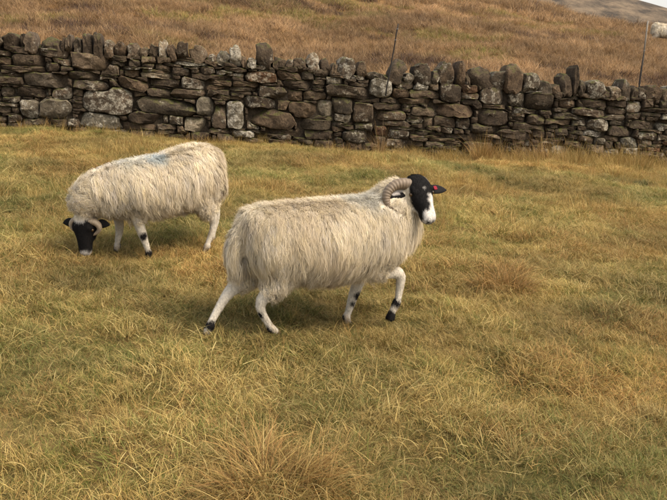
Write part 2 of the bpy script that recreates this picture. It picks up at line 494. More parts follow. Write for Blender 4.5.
def build_wall():
    rnd = random.Random(5)
    wall = bpy.data.objects.new('dry_stone_wall', None)
    C.objects.link(wall)
    cx, cy, cz = wall_point(WL / 2, 0, -.25)
    wall.location = (cx, cy, cz)
    wall['label'] = 'dry stone wall of dark lichened slabs with upright coping stones across the field'
    wall['category'] = 'stone wall'
    base = Vector((cx, cy, cz))
    lab, kinds = pack_wall()
    items = []
    for sid, k in enumerate(kinds, 1):
        Q = outline(lab, sid)
        if Q is None:
            continue
        area = np.ptp(Q[:, 0]) * np.ptp(Q[:, 1])
        items.append((area, sid, k, Q))
    # coping: measured uprights first, gaps filled with more
    cop = [(u, v, w, h, r, k) for (u, v, w, h, r, k) in COPE]
    spans = sorted((u - w / 2, u + w / 2) for (u, v, w, h, r, k) in COPE)
    cur = U_MIN
    gaps = []
    for a, b_ in spans + [(U_MAX, U_MAX)]:
        if a - cur > .05:
            gaps.append((cur, a))
        cur = max(cur, b_)
    for a, b_ in gaps:
        u = a
        while b_ - u > .05:
            w = min(rnd.choice([rnd.uniform(.07, .13), rnd.uniform(.12, .24), rnd.uniform(.2, .32)]), b_ - u)
            if b_ - u - w < .06:
                w = b_ - u
            h = rnd.uniform(.09, .22)
            vb = cope_base(u + w / 2)
            cop.append((u + w / 2, vb + h / 2 - .02, w, h, rnd.gauss(5, 13), rnd.choices([0, 1, 2], [.7, .26, .04])[0]))
            u += w
    count = 0
    items.sort(key=lambda q: -q[0])
    room = 298
    rest_v = []; rest_f = []; off = 0
    for i, (area, sid, k, Q) in enumerate(items):
        out = rnd.gauss(0.0, .018) + (.03 if area > .07 else 0)
        me, c = stone_mesh(Q, .24, 100 + sid, STONE[k], 0)
        p = wall_point(c[0], c[1], out)
        inview = -.15 < c[0] < WL + .15
        if inview and count < room:
            link('stone', me, wall, Vector(p) - base); count += 1
        else:
            co = np.zeros(len(me.vertices) * 3, np.float32); me.vertices.foreach_get('co', co)
            rest_v.append(co.reshape(-1, 3) + np.array(Vector(p) - base))
            rest_f += [tuple(x + off for x in q.vertices) for q in me.polygons]
            off += len(me.vertices)
            bpy.data.meshes.remove(me)
    if rest_v:
        me = make_mesh('small_stones', np.concatenate(rest_v), rest_f, STONE[0])
        link('small_stones', me, wall, kind='stuff')
    oc_v = []; oc_f = []; oc_n = 0
    for j, (u, v, w, h, r, k) in enumerate(cop):
        rg = np.random.default_rng(900 + j)
        vb = cope_base(u) - .075
        vt = v + h / 2
        vc = (vb + vt) / 2; h = max(vt - vb, .1)
        th = np.linspace(0, 2 * math.pi, 18, endpoint=False)
        p = rg.uniform(2.3, 5.0)
        cc, ss = np.cos(th), np.sin(th)
        rr = (np.abs(cc) ** p + np.abs(ss) ** p) ** (-1 / p)
        rr = rr * (1 + rg.normal(0, .09, 18))
        x = rr * cc * (w / 2 + .006); y = rr * ss * h / 2
        x = x * (1 - .22 * rg.random() * (y / h + .5))
        c_, s_ = math.cos(R(-r)), math.sin(R(-r))
        Q = np.stack([u + x * c_ - y * s_, vc + x * s_ + y * c_], 1)
        me, c = stone_mesh(Q, rg.uniform(.30, .40), 1200 + j, STONE[k], 0)
        p = wall_point(c[0], c[1], rg.normal(.0, .025))
        if -.15 < u < WL + .15:
            link('coping_stone', me, wall, Vector(p) - base)
        else:       # the run of coping beyond the part that shows
            co = np.zeros(len(me.vertices) * 3, np.float32); me.vertices.foreach_get('co', co)
            co = co.reshape(-1, 3) + np.array(Vector(p) - base)
            oc_f += [tuple(x + oc_n for x in q.vertices) for q in me.polygons]
            oc_v.append(co); oc_n += len(co)
            bpy.data.meshes.remove(me)
    if oc_v:
        link('coping_run', make_mesh('coping_run', np.concatenate(oc_v), oc_f, STONE[0]), wall, kind='stuff')
    # rubble heart of the wall behind the face stones, lumpy
    us = np.arange(U_MIN, U_MAX, .12)
    V = []; F = []
    prof = [(-.3, -.12), (.2, -.11), (.55, -.12), (.80, -.13), (.80, -.24), (.80, -.42), (.4, -.5), (-.3, -.56)]
    rg = np.random.default_rng(3)
    for u in us:
        for (v, o) in prof:
            vv_ = v if v < .7 else cope_base(u) + (.05 if o == -.24 else -.03)
            q = wall_point(u, vv_ + rg.normal(0, .015), o + rg.normal(0, .02))
            V.append(Vector(q) - base)
    m = len(prof)
    for i in range(len(us) - 1):
        for k in range(m - 1):
            F.append((i * m + k, (i + 1) * m + k, (i + 1) * m + k + 1, i * m + k + 1))
    F.append(tuple(range(m))); F.append(tuple((len(us) - 1) * m + k for k in range(m))[::-1])
    me = make_mesh('rubble_core', [tuple(v) for v in V], F, STONE[0])
    link('rubble_core', me, wall)
    return wall


build_wall()


# ------------------------------------------------------------------ grass
def grass_material():
    m = bpy.data.materials.new('grass_blades')
    t, n, l, b = nt(m)
    a1 = n.new('ShaderNodeAttribute'); a1.attribute_name = 'col'
    a2 = n.new('ShaderNodeAttribute'); a2.attribute_name = 'tint'; a2.attribute_type = 'INSTANCER'
    c = mixcol(n, l, 1.0, a1.outputs['Color'], a2.outputs['Color'], 'MULTIPLY')
    l.new(c, b.inputs['Base Color'])
    b.inputs['Roughness'].default_value = .65
    b.inputs['Specular IOR Level'].default_value = .25
    tr = n.new('ShaderNodeBsdfTranslucent'); l.new(c, tr.inputs['Color'])
    mx = n.new('ShaderNodeMixShader'); mx.inputs[0].default_value = .28
    l.new(b.outputs[0], mx.inputs[1]); l.new(tr.outputs[0], mx.inputs[2])
    l.new(mx.outputs[0], n['Material Output'].inputs['Surface'])
    return m


def plain_grass_material():
    m = bpy.data.materials.new('tussock_blades')
    t, n, l, b = nt(m)
    a1 = n.new('ShaderNodeAttribute'); a1.attribute_name = 'col'
    l.new(a1.outputs['Color'], b.inputs['Base Color'])
    b.inputs['Roughness'].default_value = .65
    b.inputs['Specular IOR Level'].default_value = .25
    tr = n.new('ShaderNodeBsdfTranslucent'); l.new(a1.outputs['Color'], tr.inputs['Color'])
    mx = n.new('ShaderNodeMixShader'); mx.inputs[0].default_value = .28
    l.new(b.outputs[0], mx.inputs[1]); l.new(tr.outputs[0], mx.inputs[2])
    l.new(mx.outputs[0], n['Material Output'].inputs['Surface'])
    return m


GRASS = grass_material()
TUSS = plain_grass_material()
PAL = {
    'straw': np.array([(.37, .255, .082), (.31, .205, .062), (.44, .325, .125), (.24, .155, .048), (.155, .125, .032)]),
    'green': np.array([(.125, .122, .024), (.165, .150, .034), (.088, .092, .019), (.27, .20, .06), (.21, .175, .045)]),
    'brown': np.array([(.26, .145, .044), (.33, .19, .060), (.165, .093, .030), (.38, .245, .085), (.12, .095, .026)]),
    'moor': np.array([(.25, .155, .068), (.31, .195, .092), (.19, .115, .052), (.35, .24, .125), (.15, .105, .048)]),
    'heath': np.array([(.070, .042, .030), (.10, .058, .036), (.052, .038, .024), (.13, .075, .04), (.07, .058, .027)]),
}
WTS = np.array([.3, .27, .15, .18, .10])


def blades(n, base, L, W, th0, th1, az, cols, nseg=3):
    """vectorised blades: base nx3, lengths, widths, lean at foot and tip, azimuth"""
    s = np.linspace(0, 1, nseg + 1)
    pts = np.zeros((n, nseg + 1, 3)); pts[:, 0] = base
    for k in range(nseg):
        tm = (s[k] + s[k + 1]) / 2
        th = th0 + (th1 - th0) * tm
        d = np.stack([np.sin(th) * np.cos(az), np.sin(th) * np.sin(az), np.cos(th)], 1)
        pts[:, k + 1] = pts[:, k] + d * (L / nseg)[:, None]
    wd = np.stack([-np.sin(az), np.cos(az), np.zeros(n)], 1)
    tw = np.random.default_rng(int(n)).uniform(-.9, .9, n)
    wd = wd * np.cos(tw)[:, None] + np.array([0, 0, 1.]) * np.sin(tw)[:, None]
    m = 2 * nseg + 1
    V = np.zeros((n, m, 3))
    for k in range(nseg):
        hw = (W * (1 - s[k]) ** .6 / 2)[:, None]
        V[:, 2 * k] = pts[:, k] - wd * hw; V[:, 2 * k + 1] = pts[:, k] + wd * hw
    V[:, -1] = pts[:, -1]
    T = []
    for k in range(nseg - 1):
        T += [(2 * k, 2 * k + 1, 2 * k + 3), (2 * k, 2 * k + 3, 2 * k + 2)]
    T.append((2 * nseg - 2, 2 * nseg - 1, 2 * nseg))
    T = np.array(T)
    F = (np.arange(n) * m)[:, None, None] + T[None]
    Cc = np.repeat(cols[:, None, :], m, 1)
    return V.reshape(-1, 3), F.reshape(-1, 3), Cc.reshape(-1, 3)


def palette(rg, key, n):
    c = PAL[key][rg.choice(5, n, p=WTS)]
    return c * rg.uniform(.75, 1.2, (n, 1))


def clump_source(coll, name, rg, keys, n, rad, Lr, Wr, th0r, th1r, tufts=0, wisps=0, wl=(.1, .2), nseg=3):
    """one patch of sward: loose blades, little tufts that lean together, long wisps lying across"""
    r = rad * rg.random(n) ** .6; a = rg.uniform(0, 2 * math.pi, n)
    bx, by = r * np.cos(a), r * np.sin(a)
    az = rg.uniform(0, 2 * math.pi, n)
    th0 = rg.uniform(*th0r, n); th1 = rg.uniform(*th1r, n); L = rg.uniform(*Lr, n); W = rg.uniform(*Wr, n)
    K = [k for k, _ in keys]; Pk = np.array([w for _, w in keys]); Pk = Pk / Pk.sum()
    ks = rg.choice(len(K), n, p=Pk)
    if tufts:
        m = int(n * .5)
        ti = rg.integers(0, tufts, m)
        ta = rg.uniform(0, 6.28, tufts); tr = rad * .85 * np.sqrt(rg.random(tufts)); tz = rg.uniform(0, 6.28, tufts)
        bx[:m] = (tr * np.cos(ta))[ti] + rg.normal(0, .022, m) * rad / .2; by[:m] = (tr * np.sin(ta))[ti] + rg.normal(0, .022, m) * rad / .2
        az[:m] = tz[ti] + rg.normal(0, .55, m)
        L[:m] *= rg.uniform(.8, 1.5, tufts)[ti]
        ks[:m] = np.where(rg.random(m) < .75, rg.choice(len(K), tufts, p=Pk)[ti], ks[:m])
    if wisps:
        az[-wisps:] = rg.normal(rg.uniform(0, 6.28), .7, wisps)
        th0[-wisps:] = rg.uniform(.7, 1.2, wisps); th1[-wisps:] = rg.uniform(1.35, 1.75, wisps); L[-wisps:] = rg.uniform(*wl, wisps)
    cols = np.zeros((n, 3))
    for q, k in enumerate(K):
        mk = ks == q
        cols[mk] = palette(rg, k, int(mk.sum()))
    if wisps:
        cols[-wisps:] = PAL['straw'][rg.choice(3, wisps)] * rg.uniform(.85, 1.15, (wisps, 1))
    base = np.stack([bx, by, np.full(n, -.012)], 1)
    if wisps:
        base[-wisps:, 2] = rg.uniform(.0, .02, wisps); W[-wisps:] *= .75
    V, F, cc = blades(n, base, L, W, th0, th1, az, cols, nseg)
    me = make_mesh(name, V, F, GRASS, True, cc)
    o = bpy.data.objects.new(name, me)
    coll.objects.link(o)


def scatter(name, label_kind, coll, P, rot, scl, idx, tint):
    me = bpy.data.meshes.new(name)
    n = len(P)
    me.vertices.add(n); me.vertices.foreach_set('co', P.astype(np.float32).ravel())
    at = me.attributes.new('rot', 'FLOAT_VECTOR', 'POINT'); at.data.foreach_set('vector', rot.astype(np.float32).ravel())
    at = me.attributes.new('scl', 'FLOAT', 'POINT'); at.data.foreach_set('value', scl.astype(np.float32))
    at = me.attributes.new('idx', 'INT', 'POINT'); at.data.foreach_set('value', idx.astype(np.int32))
    at = me.attributes.new('tint', 'FLOAT_COLOR', 'POINT')
    t4 = np.ones((n, 4), np.float32); t4[:, :3] = tint
    at.data.foreach_set('color', t4.ravel())
    me.materials.append(GRASS)
    o = link(name, me, kind='stuff')
    g = bpy.data.node_groups.new(name + '_scatter', 'GeometryNodeTree')
    g.interface.new_socket('Geometry', in_out='INPUT', socket_type='NodeSocketGeometry')
    g.interface.new_socket('Geometry', in_out='OUTPUT', socket_type='NodeSocketGeometry')
    N, Lk = g.nodes, g.links
    gi = N.new('NodeGroupInput'); go = N.new('NodeGroupOutput')
    iop = N.new('GeometryNodeInstanceOnPoints')
    ci = N.new('GeometryNodeCollectionInfo'); ci.inputs['Collection'].default_value = coll
    ci.inputs['Separate Children'].default_value = True; ci.inputs['Reset Children'].default_value = True

    def na(nm, ty):
        q = N.new('GeometryNodeInputNamedAttribute'); q.data_type = ty
        q.inputs['Name'].default_value = nm
        return q.outputs['Attribute']
    Lk.new(gi.outputs[0], iop.inputs['Points'])
    Lk.new(ci.outputs[0], iop.inputs['Instance'])
    iop.inputs['Pick Instance'].default_value = True
    Lk.new(na('idx', 'INT'), iop.inputs['Instance Index'])
    Lk.new(na('rot', 'FLOAT_VECTOR'), iop.inputs['Rotation'])
    Lk.new(na('scl', 'FLOAT'), iop.inputs['Scale'])
    Lk.new(iop.outputs[0], go.inputs[0])
    md = o.modifiers.new('scatter', 'NODES'); md.node_group = g
    return o


def new_coll(nm):
    return bpy.data.collections.new(nm)


def jitter_grid(rg, y0, y1, step, slope, margin, jit=.5):
    X = []; Y = []
    for y in np.arange(y0, y1, step):
        h = slope * y + margin
        x = np.arange(-h, h, step) + (0 if int(round(y / step)) % 2 else step / 2)
        X.append(x + rg.uniform(-jit, jit, len(x)) * step); Y.append(y + rg.uniform(-jit, jit, len(x)) * step)
    return np.concatenate(X), np.concatenate(Y)


def on_slope(x, y, rg, wob=.06, e=.12):
    """rotation that lays a patch on the local slope, spun at random"""
    dx = (ground(x + e, y) - ground(x - e, y)) / (2 * e); dy = (ground(x, y + e) - ground(x, y - e)) / (2 * e)
    out = np.zeros((len(x), 3))
    for i in range(len(x)):
        nrm_ = Vector((-dx[i] + random.gauss(0, wob), -dy[i] + random.gauss(0, wob), 1))
        q = Vector((0, 0, 1)).rotation_difference(nrm_)
        m = q.to_matrix() @ Matrix.Rotation(random.uniform(0, 6.283), 3, 'Z')
        out[i] = m.to_euler('XYZ')
    return out


def build_grass():
    rg = np.random.default_rng(21)
    # ---- matted sward of the field
    col = new_coll('sward_clumps')
    spec = [[('green', .78), ('straw', .22)], [('straw', .72), ('green', .18), ('brown', .1)], [('brown', .6), ('straw', .3), ('green', .1)],
            [('straw', .45), ('green', .45), ('brown', .1)]]
    NV_ = 5
    for a, keys in enumerate(spec):
        for b in range(NV_):
            clump_source(col, 'sward_%d%d' % (a, b), rg, keys, 820, .20, (.020, .068), (.0015, .0034),
                         (.1, .9), (.9, 2.0), tufts=13, wisps=8 + 8 * (a == 1), wl=(.05, .13))
    x, y = jitter_grid(rg, 1.6, 12.9, .138, .46, .9)
    keep = behind(x, y) < -.02
    x, y = x[keep], y[keep]
    n = len(x)
    p = fbm(x / 1.25 + 4, y / .85, 77, 4)
    q = fbm(x / .5 - 8, y / .33, 91, 3)
    g = p * .6 + q * .4
    big = fbm(x / 3 + 2, y / 2.2 + 5, 55, 2)
    kind = np.where(g < .425, 0, np.where(g < .495, 3, np.where(g < .585, 1, 2)))
    kind = np.where(rg.random(n) < .18, rg.integers(0, 4, n), kind)
    idx = kind * NV_ + rg.integers(0, NV_, n)
    scl = rg.uniform(.75, 1.25, n) * (.55 + .95 * q)
    val = .36 + 1.40 * fbm(x / .7 + 11, y / .5, 33, 3) + .3 * (big - .5)
    tint = np.stack([val * (.96 + .2 * (p - .5)), val * (1.02), val * (1.04 - .2 * (p - .5))], 1) * rg.uniform(.9, 1.1, (n, 1))
    scatter('meadow_grass', 'grass', col, np.stack([x, y, ground(x, y)], 1), on_slope(x, y, rg), scl, idx, tint)

    # ---- taller straw stalks in patches
    col = new_coll('stalk_clumps')
    for b in range(5):
        clump_source(col, 'stalk_0%d' % b, rg, [('straw', 1)], 60, .10, (.10, .26), (.0018, .0034), (.02, .5), (.3, 1.5))
    for b in range(5):
        clump_source(col, 'stalk_1%d' % b, rg, [('brown', .7), ('straw', .3)], 60, .10, (.08, .22), (.0018, .0034), (.02, .5), (.3, 1.5))
    x, y = jitter_grid(rg, 1.7, 12.9, .12, .46, 1.0)
    pr = smooth(.53, .70, fbm(x / .9 + 31, y / .6 + 3, 44, 3)) * .38
    sd = -behind(x, y)
    # the rough strip below the wall at its lower end, and the corner in front of it
    strip = smooth(1.0, .12, sd) * smooth(.5, 3.6, x) * .9
    strip2 = smooth(4.6, .4, sd) * smooth(1.2, 4.0, x) * .55
    strip3 = smooth(.6, .05, sd) * .30
    pr = np.clip(pr + strip + strip2 + strip3 + .008, 0, 1)
    keep = (rg.random(len(x)) < pr) & (sd > .03)
    x, y = x[keep], y[keep]; n = len(x)
    near = smooth(3.0, 7.0, y)
    scl = rg.uniform(.5, 1.0, n) * (.65 + .5 * near) * (1 + .75 * smooth(1.6, .1, -behind(x, y)) * smooth(.5, 3.5, x))
    tint = np.ones((n, 3)) * rg.uniform(.85, 1.3, (n, 1)); tint[:, 2] *= .95
    scatter('dry_grass_stalks', 'grass', col, np.stack([x, y, ground(x, y)], 1), on_slope(x, y, rg, .15), scl, rg.integers(0, 10, n), tint)

    # ---- rough moor grass on the hillside beyond the wall
    col = new_coll('moor_clumps')
    for b in range(5):
        clump_source(col, 'moor_0%d' % b, rg, [('moor', .85), ('heath', .15)], 420, .50, (.10, .30), (.005, .010), (.1, .9), (.7, 1.8), tufts=14)
    for b in range(4):
        clump_source(col, 'moor_1%d' % b, rg, [('heath', .8), ('moor', .2)], 460, .44, (.08, .22), (.006, .013), (.0, .9), (.3, 1.5), tufts=14)
    for b in range(3):
        clump_source(col, 'moor_2%d' % b, rg, [('green', .6), ('moor', .4)], 420, .48, (.08, .22), (.005, .010), (.2, .9), (.8, 1.7), tufts=14)
    x1, y1 = jitter_grid(rg, 11.0, 26, .34, .46, 2.0)
    x2, y2 = jitter_grid(rg, 26, 64, .62, .46, 2.0)
    x = np.r_[x1, x2]; y = np.r_[y1, y2]
    keep = behind(x, y) > .75
    x, y = x[keep], y[keep]; n = len(x)
    h = fbm(x / 5.5 + 3, y / 2.6 + 8, 61, 4)
    h2 = fbm(x / 1.3 + 3, y / 1.0 + 8, 64, 3)
    gg = fbm(x / 3.5 - 5, y / 1.8 + 2, 66, 3)
    cut = h * .6 + h2 * .4 + smooth(20, 40, y) * .04
    kind = np.where(cut > .555, 1, np.where(gg > .62, 2, 0))
    kind = np.where((rg.random(n) < .2), 0, kind)
    idx = np.where(kind == 0, rg.integers(0, 5, n), np.where(kind == 1, 5 + rg.integers(0, 4, n), 9 + rg.integers(0, 3, n)))
    scl = rg.uniform(.75, 1.2, n) * (.8 + .75 * smooth(20, 45, y))
    val = .60 + 1.15 * fbm(x / 1.7, y / 1.1, 71, 3)
    tint = np.stack([val * .99, val * .96, val * .94], 1) * rg.uniform(.85, 1.12, (n, 1))
    scatter('moor_grass', 'grass', col, np.stack([x, y, ground(x, y)], 1), on_slope(x, y, rg, .1, .4), scl, idx, tint)


def tussock(x, y, rad, hgt, n, label, key, seed, upright=False):
    rg = np.random.default_rng(seed)
    r = rad * .55 * np.sqrt(rg.random(n)); a = rg.uniform(0, 2 * math.pi, n)
    dome = hgt * .35 * (1 - (r / (rad * .55)) ** 2) * rg.random(n)
    bx, by = r * np.cos(a), r * np.sin(a)
    z0 = gz(x, y)
    base = np.stack([bx, by, ground(x + bx, y + by) - z0 - .02 + dome], 1)
    az = a + rg.normal(0, 1.0, n) + .5 * np.sin(a * 2 + seed)
    L = hgt * rg.uniform(.45, 1.5, n) * (.8 + .45 * np.sin(a * 3 + seed * 2)); W = rg.uniform(.0018, .0042, n) * (1.5 if upright else 1)
    pc = palette(rg, key, n); alt = rg.random(n) < .4; pc[alt] = palette(rg, 'brown', int(alt.sum()))
    V, F, cc = blades(n, base, L, W, (rg.uniform(0, .35, n) if upright else rg.uniform(0, .9, n)) + .3 * r / rad, rg.uniform(.1, 1.1, n) if upright else rg.uniform(.9, 2.6, n), az, pc, 5)
    me = make_mesh('grass_tussock', V, F, TUSS, True, cc)
    o = link('grass_tussock', me, None, (x, y, z0))
    o['label'] = label; o['category'] = 'tussock'; o['group'] = 'grass tussocks in the field'


build_grass()
tussock(-.22, 2.50, .40, .165, 2600, 'big domed tussock of pale straw-coloured grass, largest in the field', 'straw', 1)
tussock(1.12, 5.05, .34, .22, 1000, 'brown rounded grass tussock ahead of the raised hoof', 'brown', 2)
tussock(.66, 11.55, .13, .34, 180, 'narrow upright orange grass tuft against the foot of the stone wall', 'moor', 4, True)

_tr = random.Random(77)
for k in range(14):         # rank tufts in the rough corner under the low end of the wall
    u_ = _tr.uniform(6.6, 10.6); o_ = .25 + 2.9 * _tr.random() ** 1.6 * (u_ - 5.6) / 5
    x_, y_, _ = wall_point(u_, 0, o_)
    tussock(x_, y_, _tr.uniform(.22, .42), _tr.uniform(.22, .36), 420, 'tall russet straw tuft in the rough strip below the wall', _tr.choice(['straw', 'straw', 'brown', 'moor']), 200 + k, True)


# ------------------------------------------------------------------ sheep
def wool_material():
    m = bpy.data.materials.new('fleece_wool')
    t, n, l, b = nt(m)
    a = n.new('ShaderNodeAttribute'); a.attribute_name = 'col'
    l.new(a.outputs['Color'], b.inputs['Base Color'])
    b.inputs['Roughness'].default_value = .8
    b.inputs['Specular IOR Level'].default_value = .2
    tr = n.new('ShaderNodeBsdfTranslucent'); l.new(a.outputs['Color'], tr.inputs['Color'])
    mx = n.new('ShaderNodeMixShader'); mx.inputs[0].default_value = .3
    l.new(b.outputs[0], mx.inputs[1]); l.new(tr.outputs[0], mx.inputs[2])
    l.new(mx.outputs[0], n['Material Output'].inputs['Surface'])
    return m


def skin_material():
    m = bpy.data.materials.new('sheep_hair')
    t, n, l, b = nt(m)
    a = n.new('ShaderNodeAttribute'); a.attribute_name = 'col'
    tc = n.new('ShaderNodeTexCoord')
    f = noise_tex(n, l, tc.outputs['Object'], 90, 4, .6)
    c = mixcol(n, l, 1.0, a.outputs['Color'], ramp(n, l, f, [(.3, .75), (.7, 1.1)]), 'MULTIPLY')
    l.new(c, b.inputs['Base Color'])
    b.inputs['Roughness'].default_value = .8
    b.inputs['Specular IOR Level'].default_value = .12
    bp = n.new('ShaderNodeBump'); bp.inputs['Strength'].default_value = .5; bp.inputs['Distance'].default_value = .006
    l.new(f, bp.inputs['Height']); l.new(bp.outputs[0], b.inputs['Normal'])
    return m


def horn_material(nm='horn', c0=(.085, .060, .038), c1=(.21, .155, .10)):
    m = bpy.data.materials.new(nm)
    t, n, l, b = nt(m)
    tc = n.new('ShaderNodeTexCoord')
    f = noise_tex(n, l, tc.outputs['Object'], 60, 5, .6)
    c = mixcol(n, l, f, c0, c1)
    l.new(c, b.inputs['Base Color']); b.inputs['Roughness'].default_value = .6
    return m


def flat_material(nm, colr, rough):
    m = bpy.data.materials.new(nm)
    t, n, l, b = nt(m)
    tc = n.new('ShaderNodeTexCoord')
    f = noise_tex(n, l, tc.outputs['Object'], 40, 3)
    c = mixcol(n, l, f, tuple(v * .8 for v in colr), tuple(min(1, v * 1.2) for v in colr))
    l.new(c, b.inputs['Base Color']); b.inputs['Roughness'].default_value = rough
    return m


WOOL = wool_material(); SKIN = skin_material(); HORN = horn_material()
HORN_PALE = horn_material('pale_horn', (.17, .125, .08), (.34, .27, .18))
EYE = flat_material('eye_amber', (.055, .030, .008), .10)
TAG = flat_material('red_tag', (.20, .006, .018), .95)


def loft(pts, lat, nseg=20, p=2.2):
    """pts rows: x y z r_lateral r_vertical ; lat: lateral guide vector. closed tube"""
    P = np.array([q[:3] for q in pts], float); ra = np.array([q[3] for q in pts]); rb = np.array([q[4] if len(q) > 4 else q[3] for q in pts])
    n = len(P)
    T = np.gradient(P, axis=0); T /= np.linalg.norm(T, axis=1, keepdims=True)
    lat = np.asarray(lat, float)
    V = []
    th = np.linspace(0, 2 * math.pi, nseg, endpoint=False)
    ct, st = np.cos(th), np.sin(th)
    rr = (np.abs(ct) ** p + np.abs(st) ** p) ** (-1 / p)
    for i in range(n):
        Lv = lat - T[i] * (lat @ T[i]); Lv /= np.linalg.norm(Lv)
        U = np.cross(T[i], Lv)
        V.append(P[i] + (rr * ct)[:, None] * Lv * ra[i] + (rr * st)[:, None] * U * rb[i])
    V = np.concatenate(V + [P[:1] - T[:1] * ra[0] * .3, P[-1:] + T[-1:] * ra[-1] * .3])
    F = []
    for i in range(n - 1):
        for k in range(nseg):
            j = (k + 1) % nseg
            F.append((i * nseg + k, i * nseg + j, (i + 1) * nseg + j, (i + 1) * nseg + k))
    a, b = len(V) - 2, len(V) - 1
    for k in range(nseg):
        j = (k + 1) % nseg
        F.append((a, j, k)); F.append((b, (n - 1) * nseg + k, (n - 1) * nseg + j))
    return V, F


def resample(pts, m):
    """smooth Catmull-Rom through rows of pts"""
    P = np.array(pts, float)
    n = len(P)
    Q = np.concatenate([[2 * P[0] - P[1]], P, [2 * P[-1] - P[-2]]])
    out = []
    for t in np.linspace(0, n - 1 - 1e-6, m):
        i = int(t); f = t - i
        p0, p1, p2, p3 = Q[i], Q[i + 1], Q[i + 2], Q[i + 3]
        out.append(.5 * (2 * p1 + (p2 - p0) * f + (2 * p0 - 5 * p1 + 4 * p2 - p3) * f * f + (3 * p1 - p0 - 3 * p2 + p3) * f ** 3))
    return np.array(out)


def merge(lst):
    V = []; F = []; o = 0
    for v, f in lst:
        V.append(np.asarray(v)); F += [tuple(x + o for x in q) for q in f]; o += len(v)
    return np.concatenate(V), F


def remeshed(V, F, voxel, its=2):
    me = make_mesh('tmp', V, F)
    o = bpy.data.objects.new('tmp', me); C.objects.link(o)
    m = o.modifiers.new('r', 'REMESH'); m.mode = 'VOXEL'; m.voxel_size = voxel
    s = o.modifiers.new('s', 'SMOOTH'); s.factor = .5; s.iterations = its
    dg = bpy.context.evaluated_depsgraph_get()
    dg.update()
    ev = o.evaluated_get(dg)
    out = bpy.data.meshes.new_from_object(ev, depsgraph=dg)
    bpy.data.objects.remove(o)
    bpy.data.meshes.remove(me)
    co = np.zeros(len(out.vertices) * 3, np.float32); out.vertices.foreach_get('co', co)
    faces = [tuple(p.vertices) for p in out.polygons]
    bpy.data.meshes.remove(out)
    return co.reshape(-1, 3).astype(float), faces


def unit(v):
    v = np.asarray(v, float)
    return v / np.linalg.norm(v)


def spine_dist(P, pts):
    """distance ratio and station of points P to a tube spine"""
    S = resample(pts, 40)
    d = P[:, None, :] - S[None, :, :3]
    rad = np.maximum((S[:, 3] + S[:, -1]) / 2, 1e-3)
    q = np.linalg.norm(d, axis=2) / rad[None]
    k = q.argmin(1)
    return q[np.arange(len(P)), k], k / 39.


